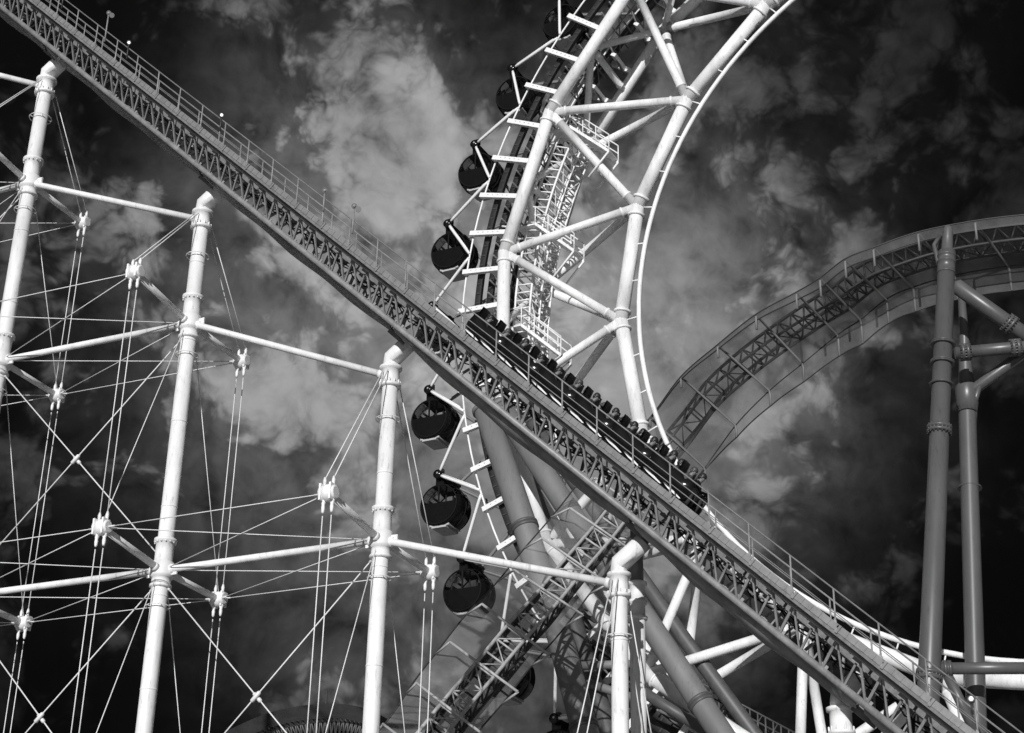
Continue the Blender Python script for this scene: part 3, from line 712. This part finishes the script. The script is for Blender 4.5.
for rows_, ks in ((lo_, (0, -1)), (hi_, (0, 1, -2, -1))):
    for k in ks: MB().path([r_[k] for r_ in rows_], .035, 6).build('edge_rope', 'arct', nr)
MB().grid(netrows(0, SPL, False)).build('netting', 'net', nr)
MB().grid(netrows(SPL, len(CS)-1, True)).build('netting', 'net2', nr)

# ------------------------------------------------------------------ grey frame carrying the netted arch (right)
af = thing('arch_support_frame', 'dark grey tubular frame of leaning columns and bolted pipes carrying the netted arch at right', 'support frame', (0, 0, 0))
def tubeP(name, P, r_, m_='col', n=20): return MB().path(P, r_, n).build(name, m_, af)
def togr(P):
    d = (P[-1]-P[-2]).normalized(); return P+[P[-1]+d*(P[-1].z/-d.z)]
a_ = un(947, 252, 72.5); a2 = un(929, 680, 64)
af.location = (a2.x, a2.y, 0)
tubeP('column', togr([a_, a2]), [.37, .44, .46])
MB().lathe(un(947, 253, 72.5), un(948.2, 224, 73)-un(947, 253, 72.5), [(0, .30), (.05, .26), (.7, .235), (1.1, .22), (1.26, .17), (1.33, .08), (1.35, .01)], 20).build('pin', 'col', af)
def coll(p, d, r_, bolts=True, h=.18):
    mb = MB(); d = d.normalized(); mb.lathe(p-d*h/2, d, [(0, r_), (.005, r_*1.3), (h*.38, r_*1.3), (h*.4, r_*1.05), (h*.6, r_*1.05), (h*.62, r_*1.3), (h, r_*1.3), (h+.005, r_)], 22)
    if bolts:
        x_, y_ = perp(d)
        for q in range(18):
            a = q*math.pi/9; e_ = p+(x_*math.cos(a)+y_*math.sin(a))*r_*1.2; mb.tube(e_-d*(h*.5+.07), e_+d*(h*.5+.07), .03, n=5)
    mb.build('flange', 'col', af)
ad = a_-a2
def onA(v_):
    lo, hi = -.2, 1.2
    for _ in range(40):
        m_ = (lo+hi)/2; p = a2+ad*m_-V((0, 0, CAMZ)); y_ = PH/2-FPX*p.dot(up)/p.dot(fw)
        if y_ > v_: lo = m_
        else: hi = m_
    return a2+ad*m_
MB().lathe(onA(274), ad, [(0, .385), (.01, .41), (.05, .41), (.06, .385), (.55, .385), (.56, .41), (.60, .41), (.61, .385), (.86, .385), (.87, .41), (.93, .41), (.95, .30)], 22).build('head_collar', 'col', af)
for v_, bl, h in ((344, False, .12), (363, False, .12), (385, False, .05), (430, True, .3), (676, True, .35)): coll(onA(v_), ad, .40, bl, h)
tubeP('column', togr([un(961, 290, 74.5), un(964, 330, 74), un(967, 400, 72.5), un(977, 733, 65)]), [.15, .2, .37, .40, .42])
b0, b1 = un(966.5, 388, 72.7), un(969, 440, 71.5)
MB().lathe(b0, b1-b0, [(-.1, .45), (0, .48), (.9, .48), (.95, .40), (1.2, .40)], 20).build('socket', 'col', af)
coll(un(969.5, 488, 70.5), b1-b0, .4, False, .06)
c1, c2 = un(955, 353, 71.5), un(1056, 344, 71); dd = c2-c1
tubeP('pipe', [c1, c2], .27)
coll(c1+dd*.10, dd, .30, True, .34); coll(c1+dd*.6, dd, .30, True, .34)
d1, d2 = un(952, 283, 72.3), un(1056, 357, 71); tubeP('pipe', [d1, d1+(d2-d1)*.04, d2], [.1, .34, .33]); coll(d1+(d2-d1)*.56, d2-d1, .34, True, .3)
MB().path([un(966, 392, 72.5), un(976, 388, 72.4), un(1056, 330, 71)], [.2, .25, .25], 16).build('pipe', 'col', af)
MB().path([un(980, 385, 72.2), un(975, 400, 72.2), un(972, 430, 72.0)], [.1, .14, .2], 12).build('gusset', 'col', af)
tubeP('column', togr([un(1052, 320, 71.5), un(1056, 700, 64.5)]), [.4, .42, .45])
e1, e2 = un(940, 668.5, 64.3), un(1056, 668, 64); tubeP('pipe', [e1, e2], .235); coll(e1+(e2-e1)*.06, e2-e1, .25, False, .3)
tubeP('pipe', [un(946, 672, 64.3), un(979, 740, 63.5)], .2)
mb = MB(); mb.path([un(944, 280, 73), un(938, 262, 73.4), un(934, 245, 74), un(940, 236, 74.5)], .1, 8); mb.build('track_bracket', 'arc', af)

# ------------------------------------------------------------------ far dark hump and gangway at the bottom
HP = [un(*q) for q in ((185, 775, 112), (215, 748, 112), (240, 733, 112), (278, 718, 112), (322, 711, 112), (362, 714, 112), (396, 731, 112), (425, 760, 112), (450, 800, 112))]
hs = crom([HP[0]*2-HP[1]]+HP+[HP[-1]*2-HP[-2]], 8)
hump = thing('coaster_hump', 'distant dark netted coaster hump rising over the bottom edge, left of the third column', 'coaster track', hs[len(hs)//2])
ctr = un(322, 840, 112)
def hq(i, r_, y_): d = (ctr-hs[i]); d.y = 0; d.normalize(); return hs[i]+d*r_+V((0, y_, 0))
for r_, y_ in ((.6, -1.2), (.6, 1.2), (1.9, -1.0), (1.9, 1.0)): MB().path([hq(i, r_, y_) for i in range(len(hs))], .12, 8).build('chord', 'hump', hump)
mb = MB()
for i in range(len(hs)-1):
    for y_ in (-1.1, 1.1):
        mb.tube(hq(i, .6, y_), hq(i+1, 1.9, y_*.9), .06, n=5); mb.tube(hq(i, 1.9, y_*.9), hq(i, .6, y_), .06, n=5)
    mb.tube(hq(i, .6, -1.1), hq(i+1, .6, 1.1), .06, n=5)
mb.build('lattice', 'arc', hump)
M['net3'] = mat('black_netting', .02, .9, var=.2, scale=.8, alpha=.8)
MB().grid([[hq(i, -.1, -1.6), hq(i, -.1, 1.6)] for i in range(len(hs))]).build('netting', 'net3', hump)
MB().grid([[hq(i, -.1, -1.6), hq(i, .9, -1.65)] for i in range(len(hs))]).build('netting', 'net3', hump)
MB().grid([[hq(i, 2.0, -1.6), hq(i, 4.6, -1.65)] for i in range(len(hs))]).build('netting', 'net3', hump)
p = un(325.5, 711, 112); tag(MB().lathe(p-ZZ*1.0, ZZ, [(0, .09), (1.6, .07), (2.4, .04), (2.5, .01)], 8).build('mast', 'hump', None, p), 'thin dark mast on the crest of the distant hump', 'mast')
ga, gb = un(703, 684, 74), un(812, 742, 74)
gw = thing('service_gangway', 'small grey railed gangway at the bottom edge, right of the wheel leg', 'gangway', ga)
gdir = gb-ga; bk = V((gdir.y, -gdir.x, 0)).normalized()*-1.0
for e_, nm in ((V((0, 0, 0)), 'railing'), (bk, 'railing')):
    mb = MB(); mb.tube(ga+e_, gb+e_, .045, n=6); mb.tube(ga+e_-ZZ*1.15, gb+e_-ZZ*1.15, .06, n=6)
    for q in range(15):
        p = ga+e_+gdir*(q/14); mb.tube(p, p-ZZ*1.15, .04, n=5)
        if q % 2 == 0 and q < 14: mb.tube(p-ZZ*1.15, ga+e_+gdir*((q+1.6)/14), .03, n=5)
    mb.build(nm, 'arc', gw)
mb = MB(); mb.bar(ga+bk*.5-ZZ*1.2, gb+bk*.5-ZZ*1.2, bk*.5, ZZ*.04)
for q in range(20): mb.box(ga+bk*.5-ZZ*1.35+gdir*(q/19.), bk*.5, gdir.normalized()*.05, ZZ*.1)
mb.build('deck', 'arc', gw)

# ------------------------------------------------------------------ coaster train (local frame: x down the track, y to the photographer's side, z off the track)
RM = Matrix((tv, bv, Nv)).transposed()
if RM.determinant() < 0: RM = Matrix((tv, -bv, Nv)).transposed()
TQ = RM.to_euler(); ys = 1 if (RM @ V((0, 1, 0))).dot(bv) > 0 else -1
CARL = 1.63
car = thing('train_car', '', 'train car')
mb = MB()                                                   # tub: shaped hull, lofted along x
rows = []
for x_, wd, zb, zt in ((-.85, .64, .16, .60), (-.76, .73, .08, .80), (-.5, .75, .06, .76), (-.1, .75, .06, .62), (.1, .75, .06, .78), (.45, .75, .06, .64), (.74, .73, .08, .78), (.85, .64, .16, .60)):
    rows.append([V((x_, y_*wd, z_)) for y_, z_ in ((-.8, zt), (-1, zt-.06), (-1.02, (zb+zt)/2), (-.9, zb+.03), (-.6, zb), (.6, zb), (.9, zb+.03), (1.02, (zb+zt)/2), (1, zt-.06), (.8, zt), (0, zt-.12), (-.8, zt))])
mb.grid(rows)
for r_ in (rows[0], rows[-1]):
    i0 = len(mb.v); mb.v += r_[:-1]; mb.f.append(tuple(range(i0, i0+11))); mb.sm.append(False)
mb.build('body', 'black', car)
for e_ in (-1, 1):
    for xa, xb in ((-.76, .04), (.06, .82)):
        mb = MB(); yy = .785*e_
        q = [(xa, .16), (xa+.08, .19), (xb-.34, .15), (xb, .10), (xb-.04, .07), (xa+.25, .10)]
        mb.v += [V((a, yy, b)) for a, b in q]+[V((a, yy-.03*e_, b)) for a, b in q]
        mb.f.append(tuple(range(6))); mb.sm.append(False); mb.f.append(tuple(range(6, 12))); mb.sm.append(False)
        for k in range(6): mb.f.append((k, (k+1) % 6, 6+(k+1) % 6, 6+k)); mb.sm.append(False)
        mb.build('side_flash', 'white2', car)
for x_ in (-.42, .42):
    for e_ in (-1, 1):
        mb = MB(); mb.box((x_, .33*e_, .27), ex*.2, ey*.24, ez*.06)
        mb.grid([[V((x_-.2-.16*h-.03*math.cos(a_), .33*e_+.24*math.sin(a_)*(1-.25*h*h), .28+.80*h)) for a_ in [-1.5+3*k/6 for k in range(7)]] for h in [k/6 for k in range(7)]])
        mb.grid([[V((x_-.27-.16*h-.03*math.cos(a_), .33*e_+.24*math.sin(a_)*(1-.25*h*h), .28+.80*h)) for a_ in [-1.5+3*k/6 for k in range(7)]] for h in [k/6 for k in range(7)]][::-1])
        mb.build('seat', 'seat', car)
    mb = MB(); mb.path([V((x_+.28, -.6, .42)), V((x_+.26, -.55, .56)), V((x_+.24, 0, .60)), V((x_+.26, .55, .56)), V((x_+.28, .6, .42))], .03, 8); mb.build('lap_bar', 'rubber', car)
for x_ in (-.55, .55):
    for e_ in (-1, 1):
        mb = MB(); mb.lathe((x_, (.62)*e_-.05, .03), ey, [(0, .05), (.01, .11), (.09, .11), (.10, .05)], 14); mb.box((x_, .60*e_, .10), ex*.13, ey*.06, ez*.07)
        mb.build('wheel', 'rubber', car)

# rider: one continuous skinned body, seated
def rider_body(variant):
    vs_, ed, rd = [], [], []
    def nv(p, r_, par=None):
        vs_.append(V(p)); rd.append(r_)
        if par is not None: ed.append((par, len(vs_)-1))
        return len(vs_)-1
    pel = nv((0, 0, .40), (.13, .10)); sp = nv((-.04, 0, .58), (.125, .09), pel); ch = nv((-.06, 0, .74), (.15, .10), sp)
    nk = nv((-.05, 0, .87), (.055, .055), ch); hd0 = nv((-.03, 0, .95), (.075, .085), nk); hd1 = nv((-.025, 0, 1.04), (.08, .095), hd0); nv((-.03, 0, 1.10), (.05, .055), hd1)
    for e_ in (-1, 1):
        hp = nv((.06, .09*e_, .39), (.085, .085), pel); kn = nv((.40, .11*e_, .44), (.06, .06), hp); an = nv((.46, .11*e_, .10), (.04, .04), kn); nv((.58, .11*e_, .07), (.035, .03), an)
        sh = nv((-.06, .18*e_, .79), (.06, .06), ch)
        if variant == 0: el, wr, fd = (.10, .24*e_, .60), (.24, .20*e_, .60), V((1, 0, -.35))
        elif variant == 1: el, wr, fd = (.08, .26*e_, .98), (.16, .24*e_, 1.24), V((.25, 0, 1))
        else: el, wr, fd = (.06, .27*e_, .62), (.22, .14*e_, .66), V((1, -.3*e_, -.3))
        el = nv(el, (.042, .042), sh); wi = nv(wr, (.028, .028), el); fd.normalize()
        sdv = fd.cross(V((0, 1, 0))).normalized(); lat_ = V((0, 1, 0))
        pm = nv(V(wr)+fd*.06, (.035, .022), wi)
        for k, (o_, L_) in enumerate(((-.03, .07), (-.01, .08), (.012, .075), (.032, .058))):
            a = nv(V(wr)+fd*.09+lat_*o_, (.010, .010), pm); b = nv(V(wr)+fd*(.09+L_*.55)+lat_*o_+sdv*.012, (.009, .009), a); nv(V(wr)+fd*(.09+L_*.85)+lat_*o_+sdv*.035, (.008, .008), b)
        t1 = nv(V(wr)+fd*.045-lat_*(.04*e_)+sdv*.01, (.012, .012), pm); nv(V(wr)+fd*.085-lat_*(.055*e_)+sdv*.03, (.009, .009), t1)
    me = bpy.data.meshes.new('rider_tmp'); me.from_pydata([tuple(p) for p in vs_], ed, [])
    ob = bpy.data.objects.new('rider_tmp', me); COL.objects.link(ob)
    sk = ob.modifiers.new('s', 'SKIN'); sk.use_smooth_shade = True
    for i, r_ in enumerate(rd): me.skin_vertices[0].data[i].radius = r_; me.skin_vertices[0].data[i].use_root = (i == 0)
    ob.modifiers.new('d', 'SUBSURF').levels = 1
    dg = bpy.context.evaluated_depsgraph_get(); out = bpy.data.meshes.new_from_object(ob.evaluated_get(dg)); bpy.data.objects.remove(ob)
    # nose, ears, brow joined into the same surface
    import bmesh
    bm = bmesh.new(); bm.from_mesh(out)
    for c_, s_ in (((.075, 0, 1.0), (.022, .014, .02)), ((-.02, .098, 1.01), (.022, .012, .03)), ((-.02, -.098, 1.01), (.022, .012, .03)), ((.052, 0, .955), (.014, .028, .008))):
        bmesh.ops.create_icosphere(bm, subdivisions=1, radius=1, matrix=Matrix.Translation(c_) @ Matrix.Diagonal((*s_, 1)))
    bm.to_mesh(out); bm.free()
    for p in out.polygons: p.use_smooth = True
    out.materials.clear(); out.materials.append(M['skin']); out.name = 'person_body'
    return out
def hair_mesh(kind):
    mb = MB(); mb.ell((-.045, 0, 1.045), V((.105, 0, .02)), V((0, .112, 0)), V((-.03, 0, .10)), 16, 8, -15, 90)
    mb.ell((-.085, 0, 1.0), V((.07, 0, 0)), V((0, .10, 0)), V((0, 0, .09)), 14, 8)
    if kind == 1: mb.ell((-.13, 0, .90), V((.05, 0, 0)), V((0, .085, 0)), V((.02, 0, .14)), 12, 8)
    if kind == 2: mb.ell((-.17, 0, 1.0), V((.08, 0, -.02)), V((0, .04, 0)), V((0, 0, .05)), 10, 6)
    return mb
def shirt_mesh(variant):
    mb = MB()
    rows = []
    for z_, x_, a, b in ((.36, .0, .15, .17), (.5, -.03, .13, .16), (.62, -.05, .13, .17), (.74, -.065, .135, .20), (.81, -.065, .12, .20), (.855, -.055, .085, .12), (.87, -.05, .072, .075)):
        rows.append([V((x_+a*math.cos(2*math.pi*k/16), b*math.sin(2*math.pi*k/16), z_)) for k in range(17)])
    mb.grid(rows)
    for e_ in (-1, 1):
        sh = V((-.06, .17*e_, .79)); el = {0: V((.10, .24*e_, .60)), 1: V((.08, .26*e_, .98)), 2: V((.06, .27*e_, .62))}[variant]
        mb.path([sh, sh+(el-sh)*.5, sh+(el-sh)*.85], [.078, .066, .06], 10)
    return mb
def trouser_mesh():
    mb = MB()
    for e_ in (-1, 1): mb.path([V((-.02, .08*e_, .39)), V((.2, .10*e_, .42)), V((.41, .11*e_, .45)), V((.45, .11*e_, .3)), V((.465, .11*e_, .12))], [.115, .1, .078, .065, .058], 10)
    return mb
def mk(mb, name, m_):
    o = mb.build(name, m_, None, V((0, 0, 0))); me = o.data; bpy.data.objects.remove(o); return me
BODY = [rider_body(k) for k in range(3)]
HAIR = {(k, c): mk(hair_mesh(k), 'hair', c) for k in range(3) for c in ('hair', 'hair2')}
SHIRT = {(k, c): mk(shirt_mesh(k), 'shirt', c) for k in range(3) for c in ('cloth_w', 'cloth_d', 'cloth_g')}
TROU = {c: mk(trouser_mesh(), 'trousers', c) for c in ('cloth_d', 'cloth_g')}
em = MB()
for e_ in (-1, 1): em.ell((.058, .035*e_, 1.02), ex*.008, ey*.012, ez*.008, 8, 4)
EYES = mk(em, 'eyes', 'hair')
CARN = ['last car', 'fifth car', 'fourth car', 'third car', 'second car', 'leading car']
ORD = {5: 'leading black coaster car at the lower right end of the train', 4: 'black coaster car second from the lower front end of the train', 3: 'black coaster car third from the lower front end of the train',
       2: 'black coaster car fourth from the lower front end of the train', 1: 'black coaster car fifth from the front, next to the rear one', 0: 'rearmost black coaster car at the upper end of the train, before the white rim'}
SH0 = 25.95
def place(o, x_, y_, z_):
    o.location = tp(SH0+x_, y_*ys, 1.66+z_); o.rotation_euler = TQ
HK = ('short dark hair', 'long dark hair', 'dark hair tied back'); CKN = {'cloth_w': 'white top', 'cloth_d': 'black top', 'cloth_g': 'grey top'}
AK = ('hands on the lap bar', 'arms raised', 'hands held together')
first_person = True
for ci in range(6):
    o = car if ci == 0 else copy_tree(car)
    place(o, ci*CARL, 0, 0); tag(o, ORD[ci], 'train car', 'cars of the coaster train')
    for ri, rx in ((0, -.42), (1, .42)):
        for si, sy in ((0, .33), (1, -.33)):
            va = random.choice((0, 0, 0, 2, 2, 1 if ci in (1, 4) else 2)); hk = random.choice((0, 0, 1, 2)); hc = random.choice(('hair', 'hair', 'hair', 'hair2'))
            ck = random.choice(('cloth_d', 'cloth_d', 'cloth_d', 'cloth_g', 'cloth_g', 'cloth_w'))
            p = bpy.data.objects.new('person', BODY[va]); COL.objects.link(p)
            near = (sy*ys) > 0
            place(p, ci*CARL+rx, sy, random.uniform(-.09, -.03)); p.scale = (random.uniform(.96, 1.08),)*3
            tag(p, 'rider with %s and %s, %s seat, %s row, %s' % (HK[hk], CKN[ck], 'near' if near else 'far', 'front' if ri else 'rear', CARN[ci]), 'person', 'riders in the coaster train')
            for nm, me in (('hair', HAIR[hk, hc]), ('shirt', SHIRT[va, ck]), ('trousers', TROU[random.choice(('cloth_d', 'cloth_g'))]), ('eyes', EYES)):
                c_ = bpy.data.objects.new(nm, me); COL.objects.link(c_); c_.parent = p

# ------------------------------------------------------------------ small lamps along the handrail
def srow(x_px):
    lo, hi = -12, 60
    for _ in range(50):
        m_ = (lo+hi)/2; p = tp(m_, 2.0, 2.28)-V((0, 0, CAMZ)); u_ = PW/2+FPX*p.dot(rt)/p.dot(fw)
        if u_ < x_px: lo = m_
        else: hi = m_
    return m_
for xp, lit, hh, lb in ((64, True, .55, 'small lit lamp highest on the handrail, at the upper edge of the photo'), (107, False, .75, 'pale double lamp head on a post, second from the top of the handrail'),
                    (129, True, .15, 'small lit lamp third along the handrail, left of the second column'), (222, True, .08, 'small lit lamp on the handrail above the top of the second column'),
                    (325, False, .2, 'small pale lamp on the handrail, upper one of a close pair'), (354, False, .45, 'small pale lamp on a raised post, lower one of a close pair on the handrail'),
                    (971, True, -.22, 'small lit lamp on the handrail at the lower right corner')):
    p = tp(srow(xp), 2.05, 2.28); root = thing('track_lamp', lb, 'lamp', p, 'small lamps along the handrail')
    MB().tube(p-ZZ*.5, p+ZZ*hh, .03, n=6).build('lamp_post', 'dark' if lit else 'grey', root)
    c_ = p+ZZ*(hh+.08); f_ = (V((0, 0, CAMZ+12))-c_).normalized()
    mb = MB(); mb.lathe(c_-f_*.12, f_, [(0, .03), (.04, .075), (.16, .085), (.18, .085)], 12); mb.torus(c_+f_*.06, f_, .082, .012, 14, 5)
    if not lit and hh > .4: mb.lathe(c_+tv*.22-f_*.1, f_, [(0, .05), (.04, .09), (.14, .10)], 12)
    mb.build('lamp_housing', 'dark' if lit else 'leg', root)
    mb = MB(); mb.lathe(c_+f_*.055, f_, [(0, .055), (.03, .05), (.05, .02)], 12); mb.build('lens', 'lamp' if lit else 'lens', root)
bpy.context.view_layer.update()
